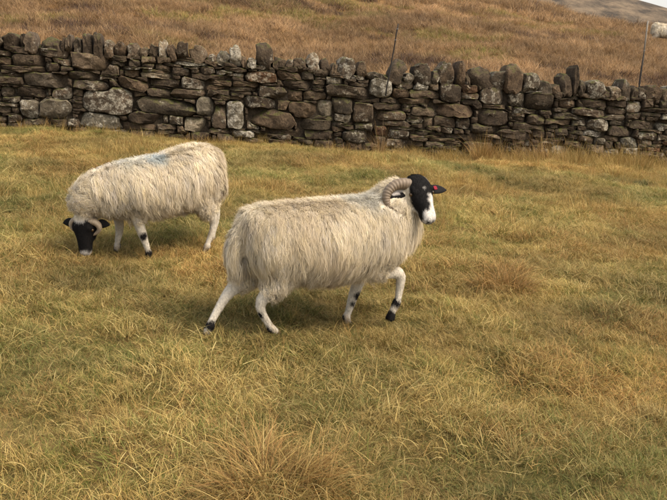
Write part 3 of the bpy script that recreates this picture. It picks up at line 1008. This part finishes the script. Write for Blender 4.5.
def build_sheep(sp):
    rg = np.random.default_rng(sp['seed'])
    rnd = random.Random(sp['seed'])
    th = R(sp['heading'])
    ct, st = math.cos(th), math.sin(th)

    def to_local(w):
        return np.array([w[0] * ct + w[1] * st, -w[0] * st + w[1] * ct, w[2]])
    x0, y0 = sp['loc']
    z0 = gz(x0, y0)
    root = bpy.data.objects.new('sheep', None); C.objects.link(root)
    root.location = (x0, y0, z0 - .018); root.rotation_euler = (0, 0, th)
    root.scale = (sp.get('scale', 1),) * 3
    root['label'] = sp['label']; root['category'] = 'sheep'; root['group'] = 'blackface sheep grazing the moor'
    LAT = (0, 1, 0)
    # --- legs follow the ground
    legs = []; foot = []
    for lg in sp['legs']:
        pts = [list(q) for q in lg['pts']]
        if lg.get('planted', True):
            hx, hy = pts[-1][0], pts[-1][1]
            dz = gz(x0 + hx * ct - hy * st, y0 + hx * st + hy * ct) - z0
            m = len(pts)
            for i in range(m):
                pts[i][2] += dz * (1 if i >= m - 4 else (.5 if i == m - 5 else 0))
        foot.append((pts[-1][0], pts[-1][1], dz if lg.get('planted', True) else 0))
        legs.append(pts)
    # --- head frame
    a = unit(to_local(sp['head_axis'])); f = to_local(sp['head_face']); f = unit(f - a * (f @ a))
    lr = np.cross(f, a)                       # lateral
    if lr @ np.array([0, 1, 0]) < 0 and sp.get('flip', False):
        lr = -lr
    poll = np.array(sp['poll'], float)
    hs = sp.get('head_scale', .9); hl_ = sp.get('head_len', 1.0)
    HS = [(-.055, -.050, .044, .045), (-.03, -.045, .066, .064), (.02, -.040, .077, .072), (.065, -.038, .077, .068), (.105, -.036, .064, .060),
          (.145, -.034, .051, .052), (.185, -.034, .043, .045), (.222, -.036, .041, .040), (.248, -.040, .037, .034), (.266, -.044, .024, .022)]
    HS = [(t * hs * hl_, o * hs, w * hs, h * hs) for t, o, w, h in HS]
    hp = [tuple(poll + a * t + f * o) + (w, h) for t, o, w, h in HS]
    tubes = [loft(resample([q if len(q) == 5 else q for q in sp['torso']], 26), LAT, 28, 2.15),
             loft(resample(sp['neck'], 14), LAT, 24, 2.1),
             loft(resample(hp, 22), lr, 24, 2.3)]
    for pts in legs:
        tubes.append(loft(resample([(q[0], q[1], q[2], q[3], q[4] if len(q) > 4 else q[3]) for q in pts], 26), LAT, 16))
    for pts in legs:            # cloven hoof: two toes
        A_, B_ = np.array(pts[-2][:3]), np.array(pts[-1][:3])
        dv = unit(B_ - A_ + np.array([.012, 0, 0]))
        for sg in (-1, 1):
            o_ = np.array([0, .013 * sg, 0])
            tubes.append(loft([tuple(A_ + o_ * .7) + (.011, .014), tuple((A_ + B_) / 2 + o_ + dv * .006) + (.0125, .019), tuple(B_ + o_ * 1.1 + dv * .008) + (.013, .022), tuple(B_ + o_ + dv * .014) + (.009, .015)], LAT, 12))
    for sg in (-1, 1):          # brow over the eye, cheek of the jaw
        bc = poll + (a * .060 * hl_ + lr * sg * .050 + f * .012) * hs
        tubes.append(loft([tuple(bc + a * q) + (.016 * k, .014 * k) for q, k in ((-.022, .5), (-.01, .95), (.004, 1.), (.018, .55))], lr, 12))
        bc = poll + (a * .10 * hl_ + lr * sg * .040 - f * .068) * hs
        tubes.append(loft([tuple(bc + a * q) + (.022 * k, .026 * k) for q, k in ((-.04, .5), (-.02, .95), (.01, 1.), (.045, .5))], lr, 12))
    if 'tail' in sp:
        tubes.append(loft(resample(sp['tail'], 8), LAT, 12))
    V, F = merge(tubes)
    V, F = remeshed(V, F, sp.get('voxel', .009), 2)
    # --- which part is each vertex on
    tq = [spine_dist(V, sp['torso']), spine_dist(V, sp['neck']), spine_dist(V, hp)]
    for pts in legs:
        tq.append(spine_dist(V, [(q[0], q[1], q[2], q[3], q[3]) for q in pts]))
    D = np.stack([q[0] for q in tq], 1); S = np.stack([q[1] for q in tq], 1)
    part = D.argmin(1); stn = S[np.arange(len(V)), part]
    wool = np.zeros(len(V))
    wool[part == 0] = 1; wool[part == 1] = 1
    for i in range(4):
        m = part == 3 + i
        wool[m] = smooth(.30, .18, stn[m]) if i < 2 else smooth(.24, .12, stn[m])
    # fleece frill hides the back of the skull
    hc = V - poll
    ha, hf, hl = (hc @ a) / hs / hl_, (hc @ f) / hs, (hc @ lr) / hs
    ish = part == 2
    wool[ish] = np.where((ha[ish] < -.02) & (hf[ish] < -.06), .5, 0)
    hsk = np.array([poll + a * t - f * .04 for t in np.linspace(-.01, .25, 14)])
    dh = np.linalg.norm(V[:, None, :] - hsk[None], axis=2).min(1)
    wool[(part == 1) & (dh < .080)] = 0
    # --- colours
    cream = np.array([.60, .52, .39]); white = np.array([.58, .52, .42]); black = np.array([.009, .008, .0075])
    col = np.tile(cream, (len(V), 1))
    mud = np.array([.26, .19, .11])
    for i in range(4):
        m = (part == 3 + i) & (stn > .2)
        md = smooth(.55, .8, fbm(V[m][:, 0] * 30 + V[m][:, 1] * 20, V[m][:, 2] * 22, 8, 3) + .45 * (stn[m] - .5))[:, None]
        col[m] = white * (1 - .6 * md) + mud * .6 * md
    nz = vnoise(V[:, 0] * 60 + V[:, 2] * 43, V[:, 1] * 60 + V[:, 2] * 31, 5) - .5
    spots = []
    for (bx, by, bz, br) in sp['spots']:
        if bz < .15:
            k_ = min(foot, key=lambda q: (q[0] - bx) ** 2 + (q[1] - by) ** 2)
            bz += k_[2]
        spots.append((bx, by, bz, br))
    for pts in legs:
        spots.append((pts[-1][0] + .004, pts[-1][1], pts[-1][2] - .006, .036))
        spots.append((pts[-3][0] - .016, pts[-3][1], pts[-3][2] - .004, .017))     # dew claws
    for (bx, by, bz, br) in spots:
        m = (np.linalg.norm(V - np.array([bx, by, bz]), axis=1) < br * (1 + .5 * nz)) & (part >= 3)
        col[m] = black
    for (bx, by, bz, br) in sp.get('tail_shade', []):     # shadow slit beside the tail, painted dark into the body colour
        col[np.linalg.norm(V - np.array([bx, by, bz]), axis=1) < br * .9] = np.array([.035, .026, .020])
    hcol = np.tile(black, (len(V), 1))
    wm = sp['white_face'](ha, hl, hf, nz)
    hcol[wm] = np.array([.70, .65, .58])
    nose = (ha > .240) & (hf > -.062) & (hf < -.018) & (np.abs(np.abs(hl) - .016) < .010 + (hf + .03) * .12)
    mouth = (ha > .20) & (np.abs(hf + .060) < .006)
    hcol[nose | mouth] = black * 1.5
    col[ish] = hcol[ish]
    E = np.array([(q[k], q[(k + 1) % len(q)]) for q in F for k in range(len(q))])
    for _ in range(1):      # hair blends at the edges of the markings
        acc = col.copy(); cnt = np.ones(len(col))
        np.add.at(acc, E[:, 0], col[E[:, 1]]); np.add.at(cnt, E[:, 0], 1)
        col = acc / cnt[:, None]
    # --- ears as extra islands of the body mesh
    ears = []
    for sgn in (-1, 1):
        b0 = poll + (a * .040 + lr * sgn * .060 - f * .036) * hs
        ed = unit(lr * sgn * 1.0 + a * sp.get('ear_droop', .12) - f * .15)
        L = sp.get('ear_len', .125)
        ep = []
        for t, w, h in ((0, .014, .012), (.2, .024, .010), (.5, .030, .008), (.8, .021, .006), (1, .005, .004)):
            c = b0 + ed * L * t - a * .012 * math.sin(t * 3)
            ep.append(tuple(c) + (w, h))
        v, fc = loft(resample(ep, 12), a, 12)
        ears.append((v, fc, sgn))
    allv = [V]; allf = list(F); off = len(V); allc = [col]
    for v, fc, sgn in ears:
        allv.append(v); allf += [tuple(x + off for x in q) for q in fc]; off += len(v)
        cc = np.tile(black, (len(v), 1))
        if sgn == sp.get('white_ear', 0):
            q = (v - poll) @ a
            cc[q < np.median(q) - .004] = np.array([.62, .56, .5])
        allc.append(cc)
    bme = make_mesh('body', np.concatenate(allv), allf, SKIN, True, np.concatenate(allc))
    link('body', bme, root)
    # --- eyes
    for sgn in (-1, 1):
        c = poll + (a * .076 * hl_ + lr * sgn * .064 - f * .008) * hs
        r_ = .0105
        pts = [tuple(c + unit(lr * sgn) * r_ * k) + (r_ * math.sqrt(max(1 - k * k, .02)),) * 2 for k in np.linspace(-1, 1, 9)]
        v, fc = loft(pts, a, 14, 2)
        link('eye', make_mesh('eye', v, fc, EYE), root)
    clear = [(np.array(q[:3]), q[3]) for q in sp.get('tail_shade', [])]
    for v, fc, sgn in ears:
        clear += [(q, .022) for q in v[::7]]
    # --- horns: a curl about the lateral axis, drifting outwards
    for sgn in (-1, 1):
        n = 90
        hr, hb, turn, klat, kback = sp['horn'][sgn]
        ph0 = R(sp.get('horn_start', -5))
        ph = np.linspace(ph0, R(turn), n)
        tt = np.linspace(0, 1, n)
        Uv = unit(f * .6 - a * .8); Bv = lr * sgn * klat - f * kback - a * .12
        Bv = unit(Bv - Uv * (Bv @ Uv))
        Ov = np.cross(Uv, Bv)
        if Ov @ (lr * sgn) < 0:
            Ov = -Ov
        shr = 1 - .30 * tt
        c0 = poll + lr * sgn * .034 - Uv * .006 - f * .030 + f * sp.get('horn_fwd', 0) - Uv * hr * math.cos(ph0) - Bv * hb * math.sin(ph0)
        P = c0[None] + (np.cos(ph) * hr * shr)[:, None] * Uv[None] + (np.sin(ph) * hb * shr)[:, None] * Bv[None] \
            + Ov[None] * (.05 * tt ** 1.5)[:, None]
        rad = (.0265 * (1 - tt) ** .7 + .003) * sp.get('head_scale', .9) * 1.12 * sp.get('horn_thick', 1)
        rad = rad * (1 + .05 * np.sin(tt * 130))
        pts = np.concatenate([P, rad[:, None] * 1.0, rad[:, None] * .85], 1)
        v, fc = loft(pts, Ov, 14, 2.4)
        link('horn', make_mesh('horn', v, fc, sp.get('horn_mat', HORN)), root)
        clear += [(q, .025) for q in P[::4]]
    if sp.get('tag_ear'):
        sgn = sp['tag_ear']
        c = poll + a * .034 + lr * sgn * .100 - f * .030
        w, h, t = .009, .011, .003
        vv = []; ff = []
        for k, dz in enumerate((-t, t)):
            for (p_, q_) in ((-w, -h * .6), (-w * .6, -h), (w * .6, -h), (w, -h * .6), (w, h), (-w, h)):
                vv.append(c + lr * p_ + a * q_ + f * (dz + .012))
        ff = [tuple(range(6))[::-1], tuple(range(6, 12))] + [(k, (k + 1) % 6, 6 + (k + 1) % 6, 6 + k) for k in range(6)]
        o = link('ear_tag', make_mesh('ear_tag', vv, ff, TAG, False), root)
        o['label'] = 'red plastic ear tag'
    # --- fleece: locks of strands combed down and back
    bvh = BVHTree.FromPolygons([tuple(v) for v in V], F)
    tri = []
    for q in F:
        for k in range(1, len(q) - 1):
            tri.append((q[0], q[k], q[k + 1]))
    tri = np.array(tri)
    A, B, Cc = V[tri[:, 0]], V[tri[:, 1]], V[tri[:, 2]]
    nrm = np.cross(B - A, Cc - A); ar = np.linalg.norm(nrm, axis=1); nrm /= np.maximum(ar, 1e-12)[:, None]
    w = wool[tri].mean(1)
    pr = ar * np.where(w > .15, 1, 0)
    pr /= pr.sum()
    K = sp['locks']
    pick = rg.choice(len(tri), K, p=pr)
    r1, r2 = np.sqrt(rg.random(K)), rg.random(K)
    root_p = (1 - r1)[:, None] * A[pick] + (r1 * (1 - r2))[:, None] * B[pick] + (r1 * r2)[:, None] * Cc[pick]
    rn = nrm[pick]; rw = w[pick]; rs = stn[tri[pick, 0]]; rpart = part[tri[pick, 0]]
    NS = sp.get('segs', 6)
    guides = np.zeros((K, NS + 1, 3)); gn = np.zeros((K, NS + 1, 3))
    zlo = V[part == 0][:, 2].min(); zhi = V[part == 0][:, 2].max()
    for i in range(K):
        p = root_p[i].copy(); nn = rn[i]
        up = (p[2] - zlo) / (zhi - zlo)
        Ln = np.interp(up, [0, .25, .6, .85, 1.0], [.055, .090, .108, .075, .046]) * sp.get('wool', 1) * rnd.uniform(.75, 1.2)
        if rpart[i] >= 3:
            Ln *= .42 * max(rw[i], .35)
        if rpart[i] == 2:
            Ln *= .5
        if p[0] > .24 and up < .45:
            Ln *= .55
        if rpart[i] == 0 and p[0] < -.42:
            Ln *= .75
        side = 1 if p[1] >= 0 else -1
        comb = np.array([-.30 + rnd.gauss(0, .16), side * .55 + rnd.gauss(0, .15), -1.0])
        if rpart[i] in (1, 2):
            away = unit(p - (poll - f * .03 + a * .06))
            comb = away * 1.0 + np.array([-.25 + rnd.gauss(0, .2), side * .15, -.75])
            Ln *= .80
        q1 = vnoise(p[0] * 9 + p[1] * 5, p[2] * 9 - p[1] * 4, sp['seed']) - .5
        q2 = vnoise(p[0] * 22 - p[1] * 9, p[2] * 22 + 7, sp['seed'] + 3) - .5
        comb = comb + np.array([.9 * q1 + .5 * q2, 0, 0])
        Ln *= 1 + .40 * q2 + .3 * q1
        tg = comb - nn * (comb @ nn); tg /= max(np.linalg.norm(tg), 1e-6)
        d = unit(nn * (.55 + .5 * q2) + tg)
        guides[i, 0] = p - nn * .004; gn[i, 0] = nn
        stp = Ln / NS
        for k in range(NS):
            p = p + d * stp
            loc, n2, _, dist = bvh.find_nearest(Vector(p))
            n2 = np.array(n2); loc = np.array(loc)
            hgt = (p - loc) @ n2
            lift = .010 + .016 * (k + 1) / NS
            if hgt < lift:
                p = loc + n2 * lift
            tg = comb - n2 * (comb @ n2); tg /= max(np.linalg.norm(tg), 1e-6)
            d = unit(d * .55 + tg * .35 + np.array([0, 0, -.28]) + n2 * (.06 if k == 0 else -.02))
            guides[i, k + 1] = p; gn[i, k + 1] = n2
    # wool parts around the horns and ears
    CP = np.array([q for q, _ in clear]); CR = np.array([r_ for _, r_ in clear])
    ok = np.ones(K, bool)
    for k in range(0, NS + 1):
        dd = np.linalg.norm(guides[:, k, None, :] - CP[None], axis=2)
        ok &= ~(dd < CR[None]).any(1)
    guides, gn, rn, root_p = guides[ok], gn[ok], rn[ok], root_p[ok]
    K = int(ok.sum())
    M = sp['strands']
    N = K * M
    gi = np.repeat(np.arange(K), M)
    s = np.linspace(0, 1, NS + 1)
    spread = sp.get('spread', .017)
    aa = rg.uniform(0, 2 * math.pi, N); rr = spread * np.sqrt(rg.random(N))
    T0 = np.cross(rn, rg.normal(0, 1, (K, 3))); T0 /= np.linalg.norm(T0, axis=1, keepdims=True); T1 = np.cross(rn, T0)
    offs = (np.cos(aa) * rr)[:, None] * T0[gi] + (np.sin(aa) * rr)[:, None] * T1[gi] + rn[gi] * rg.normal(0, .003, (N, 1))
    fray = rg.normal(0, .006, (N, 3))
    G = guides[gi]
    lenf = rg.uniform(.72, 1.08, N)
    # position along the guide for each strand
    PT = np.zeros((N, NS + 1, 3))
    for k in range(NS + 1):
        q = np.clip(s[k] * lenf * NS, 0, NS - 1e-4); i0 = q.astype(int); fr = (q - i0)[:, None]
        PT[:, k] = G[np.arange(N), i0] * (1 - fr) + G[np.arange(N), i0 + 1] * fr
    cl = 1 - sp.get('clump', .52) * s ** .8
    PT += offs[:, None, :] * cl[None, :, None] + fray[:, None, :] * (s ** 1.5)[None, :, None]
    wv = np.sin(s[None, :] * rg.uniform(7, 12, K)[gi][:, None] + rg.uniform(0, 6.28, K)[gi][:, None] + rg.normal(0, .35, (N, 1)))
    PT += (T0[gi] * .008)[:, None, :] * (wv * s[None, :] ** .6)[:, :, None]
    Dn = np.gradient(PT, axis=1); Dn /= np.maximum(np.linalg.norm(Dn, axis=2, keepdims=True), 1e-9)
    NG = gn[gi]
    Wd = np.cross(Dn, NG); Wd /= np.maximum(np.linalg.norm(Wd, axis=2, keepdims=True), 1e-9)
    tau = rg.uniform(-.8, .8, N)[:, None, None]
    Wd = Wd * np.cos(tau) + NG * np.sin(tau)
    hw = sp.get('width', .0026) * .5 * (1 - .75 * s ** 1.6)
    Lv = PT - Wd * hw[None, :, None]; Rv = PT + Wd * hw[None, :, None]
    VV = np.stack([Lv, Rv], 2).reshape(-1, 3)
    m = 2 * (NS + 1)
    quad = np.array([(2 * k, 2 * k + 1, 2 * k + 3, 2 * k + 2) for k in range(NS)])
    FF = ((np.arange(N) * m)[:, None, None] + quad[None]).reshape(-1, 4)
    base = np.array(sp.get('wool_col', (.69, .61, .465)))
    lockv = rg.normal(1, .08, (K, 1)) * (.86 + .28 * vnoise(root_p[:, 0] * 14, root_p[:, 2] * 14 + root_p[:, 1] * 9, 4))[:, None]; lockw = rg.normal(0, .035, (K, 1))
    lc = base[None] * lockv * np.concatenate([1 + lockw * .3, np.ones((K, 1)), 1 - lockw * 1.5], 1)
    dirt = smooth(.56, .70, fbm(root_p[:, 0] * 5 + 3, root_p[:, 2] * 6 + root_p[:, 1] * 4, sp['seed'], 4))[:, None] * .38
    lc = lc * (1 - dirt) + np.array([.40, .31, .20])[None] * dirt
    for (mx_, my_, mz_, mr, mc, amt) in sp.get('marks', []):
        dd = np.linalg.norm((root_p - np.array([mx_, my_, mz_])), axis=1)
        fct = amt * smooth(mr, mr * .45, dd)[:, None]
        lc = lc * (1 - fct) + np.array(mc)[None] * fct
    sc_ = lc[gi] * rg.normal(1, .07, (N, 1))
    tip = 1 - .16 * s[None, :, None] ** 2 * np.array([.5, .8, 1.3])[None, None]
    CC = np.clip(sc_[:, None, :] * tip, 0.01, .9)
    CC = np.repeat(CC, 2, axis=1).reshape(-1, 3)
    fme = make_mesh('fleece', VV, FF, WOOL, True, CC)
    link('fleece', fme, root)
    # --- short hair of face and legs
    pr = ar * np.where(w < .3, 1, 0) * np.where(part[tri[:, 0]] == 2, 1.6, 1)
    pr /= pr.sum()
    H = sp.get('hairs', 15000)
    pick = rg.choice(len(tri), H, p=pr)
    r1, r2 = np.sqrt(rg.random(H)), rg.random(H)
    hp_ = (1 - r1)[:, None] * A[pick] + (r1 * (1 - r2))[:, None] * B[pick] + (r1 * r2)[:, None] * Cc[pick]
    hn = nrm[pick]
    lay = np.where((part[tri[pick, 0]] == 2)[:, None], a[None], np.array([[0, 0, -1.]])) + rg.normal(0, .25, (H, 3))
    lay = lay - hn * (lay * hn).sum(1, keepdims=True); lay /= np.maximum(np.linalg.norm(lay, axis=1, keepdims=True), 1e-6)
    hl2 = rg.uniform(.006, .014, (H, 1))
    p1 = hp_ + (lay * .85 + hn * .45) * hl2 * .5; p2 = hp_ + (lay * .95 + hn * .30) * hl2
    wd = np.cross(lay, hn) * .0007
    hv = np.stack([hp_ - wd, hp_ + wd, p1 + wd * .8, p1 - wd * .8, p2], 1).reshape(-1, 3)
    fi = np.array([(0, 1, 2), (0, 2, 3), (3, 2, 4)])
    hf_ = ((np.arange(H) * 5)[:, None, None] + fi[None]).reshape(-1, 3)
    hcl = col[tri[pick, 0]] * rg.normal(1, .15, (H, 1)).clip(.5, 1.5)
    link('coat_hair', make_mesh('coat_hair', hv, hf_, SKIN, True, np.repeat(hcl, 5, axis=0)), root)
    return root


def face_a(t, l, f, nz):
    # dark mask from crown to lip on one side, white blaze down the other and across the muzzle
    q = l * FACE_SIDE
    return ((t > .112 + nz * .04) & (q > .009 + nz * .022 - .40 * np.maximum(t - .17, 0))) | ((t > .205 + nz * .02) & (q > -.036)) \
        | ((np.hypot(t - .062, l * 1.4 - .012 * FACE_SIDE) < .0065) & (f > 0)) | ((f < -.052 + nz * .02) & (t < .19) & (t > .03))


def face_b(t, l, f, nz):
    return (t > .238 + nz * .03) & (f > -.07) | ((t < .015) & (np.abs(l) < .03) & (f > .0))


FACE_SIDE = 1

TORSO_1 = [(-.455, 0, .57, .05, .06), (-.43, 0, .57, .115, .125), (-.37, 0, .57, .17, .155), (-.24, 0, .55, .21, .178), (-.03, 0, .525, .228, .202),
           (.20, 0, .535, .22, .192), (.35, 0, .565, .18, .166), (.45, 0, .590, .13, .135), (.515, 0, .60, .075, .08)]
sheep_main = dict(
    seed=41, heading=25, loc=(-.045, 4.08),
    label='walking blackface sheep with curled horns and one foreleg lifted, head turned aside',
    torso=TORSO_1,
    neck=[(.32, 0, .59, .16, .15), (.39, -.01, .655, .135, .14), (.435, -.03, .725, .11, .11), (.455, -.055, .77, .07, .07)],
    poll=(.492, -.105, .812), head_scale=1.0, head_len=.84, horn_fwd=.015, head_axis=(.30, -.60, -.74), head_face=(.30, -.74, .60),
    legs=[dict(pts=[(-.29, -.085, .53, .12), (-.275, -.095, .385, .064), (-.395, -.09, .235, .0275), (-.350, -.085, .085, .0175), (-.34, -.085, .065, .0235), (-.31, -.085, .035, .018), (-.295, -.085, 0, .016)]),
          dict(pts=[(-.36, .085, .53, .12), (-.38, .08, .385, .066), (-.52, .04, .25, .0285), (-.620, .005, .090, .0175), (-.630, .0, .066, .0235), (-.650, .0, .035, .018), (-.655, .0, 0, .016)]),
          dict(pts=[(.32, .085, .47, .10), (.275, .09, .32, .042), (.215, .09, .18, .0285), (.18, .09, .08, .0175), (.17, .09, .06, .0235), (.18, .09, .03, .018), (.19, .09, 0, .016)]),
          dict(planted=False, pts=[(.29, -.09, .47, .11), (.26, -.105, .365, .05), (.390, -.105, .325, .031), (.387, -.105, .200, .0175), (.377, -.105, .165, .0235), (.355, -.105, .125, .018), (.337, -.105, .085, .016)])],
    spots=[(.377, -.105, .165, .031), (.335, -.105, .085, .045), (.355, -.12, .10, .02), (-.40, -.10, .20, .018), (-.315, -.09, .012, .036), (-.35, -.09, .06, .022),
           (-.655, .0, .01, .038), (-.633, -.01, .066, .0275), (-.54, .04, .21, .03), (.225, .075, .175, .0285), (.19, .09, 0.0, .0295), (.20, .07, .135, .018)],
    tail=[(-.41, 0, .63, .05, .05), (-.47, 0, .57, .042, .042), (-.49, 0, .48, .036, .036), (-.49, 0, .40, .02, .02)],
    white_face=face_a, white_ear=-1, tag_ear=1, ear_droop=-.02,
    horn={-1: (.088, .100, 178, .97, .12), 1: (.080, .085, 150, .12, .98)}, horn_start=-42, horn_thick=1.15, voxel=.0075,
    tail_shade=[(-.475, -.075, z_, .032) for z_ in (.44, .47, .50, .53)],  # painted shade between tail and flank; locks are kept off it
    locks=7000, strands=15, segs=5, spread=.024, width=.0018,
    marks=[(.22, 0, .69, .17, (.38, .42, .44), .5)],
)
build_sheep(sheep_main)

TORSO_2 = [(-.44, 0, .57, .05, .06), (-.42, 0, .57, .125, .14), (-.35, 0, .555, .185, .185), (-.23, 0, .53, .225, .195), (-.05, 0, .485, .238, .190),
           (.14, 0, .470, .225, .185), (.29, 0, .465, .185, .165), (.41, 0, .445, .14, .14), (.48, 0, .42, .08, .085)]
sheep_graze = dict(
    seed=52, heading=209, loc=(-1.185, 5.36),
    label='grazing blackface sheep with its black face down in the grass near the wall',
    torso=TORSO_2,
    neck=[(.30, 0, .48, .15, .15), (.41, 0, .45, .13, .135), (.48, .01, .41, .105, .11), (.51, .01, .35, .075, .08)],
    poll=(.520, .03, .300), head_axis=(-.02, -.10, -.99), head_face=(-.20, -.97, .10),
    legs=[dict(pts=[(-.32, .09, .50, .12), (-.27, .11, .36, .08), (-.345, .11, .23, .028), (-.30, .11, .085, .0175), (-.295, .11, .065, .0235), (-.275, .11, .03, .018), (-.265, .11, 0, .016)]),
          dict(pts=[(-.36, -.09, .50, .12), (-.36, -.11, .36, .08), (-.45, -.11, .23, .028), (-.42, -.11, .085, .0175), (-.415, -.11, .065, .0235), (-.395, -.11, .03, .018), (-.385, -.11, 0, .016)]),
          dict(pts=[(.22, .10, .44, .10), (.19, .11, .31, .044), (.155, .11, .185, .0295), (.125, .11, .08, .018), (.12, .11, .06, .0235), (.125, .11, .03, .018), (.13, .11, 0, .016)]),
          dict(pts=[(.30, -.09, .44, .10), (.26, -.11, .31, .042), (.25, -.11, .185, .0285), (.27, -.11, .08, .0175), (.27, -.11, .06, .0235), (.28, -.11, .03, .018), (.29, -.11, 0, .016)])],
    spots=[(.155, .14, .175, .0285), (.12, .11, .045, .036), (.13, .11, 0, .04), (-.29, .11, .03, .0295), (-.28, .11, 0, .0295), (-.34, .13, .10, .02),
           (-.22, -.11, .02, .04), (.30, -.11, .0, .035)],
    white_face=face_b, white_ear=0, ear_droop=-.05,
    horn={-1: (.040, .055, 180, .95, .0), 1: (.052, .072, 210, .95, .0)}, horn_fwd=.026, horn_thick=.8, horn_mat=HORN_PALE, ear_len=.105, head_scale=1.02, head_len=.86,
    locks=3800, strands=14, segs=4, spread=.026, width=.0026, wool_col=(.70, .62, .48), wool=1.0,
    marks=[(.02, .05, .66, .105, (.33, .45, .53), .6), (.16, .0, .64, .16, (.45, .51, .53), .4)],
)
build_sheep(sheep_graze)

sheep_far = dict(sheep_graze)
sheep_far.update(seed=63, heading=4, loc=(10.35, 25.8), label='small distant sheep on the moor hillside beside the pale-topped fence post',
                 locks=1000, strands=12, segs=3, width=.006, spread=.04, voxel=.016, marks=[], wool_col=(.74, .67, .54))
build_sheep(sheep_far)


# ------------------------------------------------------------------ fence behind the wall
def wood_material(nm, c0, c1):
    m = bpy.data.materials.new(nm)
    t, n, l, b = nt(m)
    tc = n.new('ShaderNodeTexCoord'); mp = n.new('ShaderNodeMapping'); mp.inputs['Scale'].default_value = (30, 30, 3)
    l.new(tc.outputs['Object'], mp.inputs[0])
    f = noise_tex(n, l, mp.outputs[0], 2, 5)
    l.new(mixcol(n, l, f, c0, c1), b.inputs['Base Color']); b.inputs['Roughness'].default_value = .85
    return m


def fence_post(u, out, h, r, lean, label, mat, pale=None, foot=None):
    x, y, z = wall_point(u, 0 if foot is None else foot, out)
    if foot is None:
        z = gz(x, y)
    root = bpy.data.objects.new('fence_post', None); C.objects.link(root)
    root.location = (x, y, z - .15)
    root['label'] = label; root['category'] = 'fence post'; root['group'] = 'fence posts behind the wall'
    n = 9
    rg = np.random.default_rng(int(u * 100))
    pts = []
    for k in range(n):
        t = k / (n - 1)
        rr = r * (1 - .18 * t) * (1 + rg.normal(0, .04))
        pts.append((lean * t * h + rg.normal(0, .003), rg.normal(0, .003), t * (h + .15), rr, rr * .8))
    k = n - 1
    split = 7 if pale else n
    v, f = loft(pts[:split], (1, 0, 0), 10, 3)
    link('shaft', make_mesh('shaft', v, f, mat, True), root)
    if pale:
        v, f = loft([pts[split - 1]] + pts[split:], (1, 0, 0), 10, 3)
        link('weathered_top', make_mesh('weathered_top', v, f, pale, True), root)
    # two fixing staples
    for t in (.78, .93):
        px = lean * t * h; pz = t * (h + .15)
        sp_ = [(px + (r + .012) * math.cos(q), -r - .004, pz + .012 * math.sin(q), .003, .003) for q in np.linspace(0, 6.0, 9)]
        sp_ = [(px - .02 + .005 * k2, -r * .9 - .008 * math.sin(k2 / 8 * math.pi), pz, .003, .003) for k2 in range(9)]
        v, f = loft(sp_, (0, 0, 1), 6)
        link('staple', make_mesh('staple', v, f, WIRE), root)
    return root


WIRE = flat_material('galvanised_wire', (.22, .21, .20), .5)
DARKWOOD = wood_material('dark_post', (.010, .008, .006), (.024, .018, .013))
PALEWOOD = wood_material('weathered_post', (.15, .13, .10), (.24, .21, .17))
fence_post(5.43, .10, .86, .011, .19, 'thin dark leaning stake wedged between the coping stones of the wall', DARKWOOD, foot=.80)
fence_post(9.97, -1.25, 2.02, .015, .05, 'upright fence post with pale weathered top beside the distant sheep', DARKWOOD, PALEWOOD)
print('scene built')
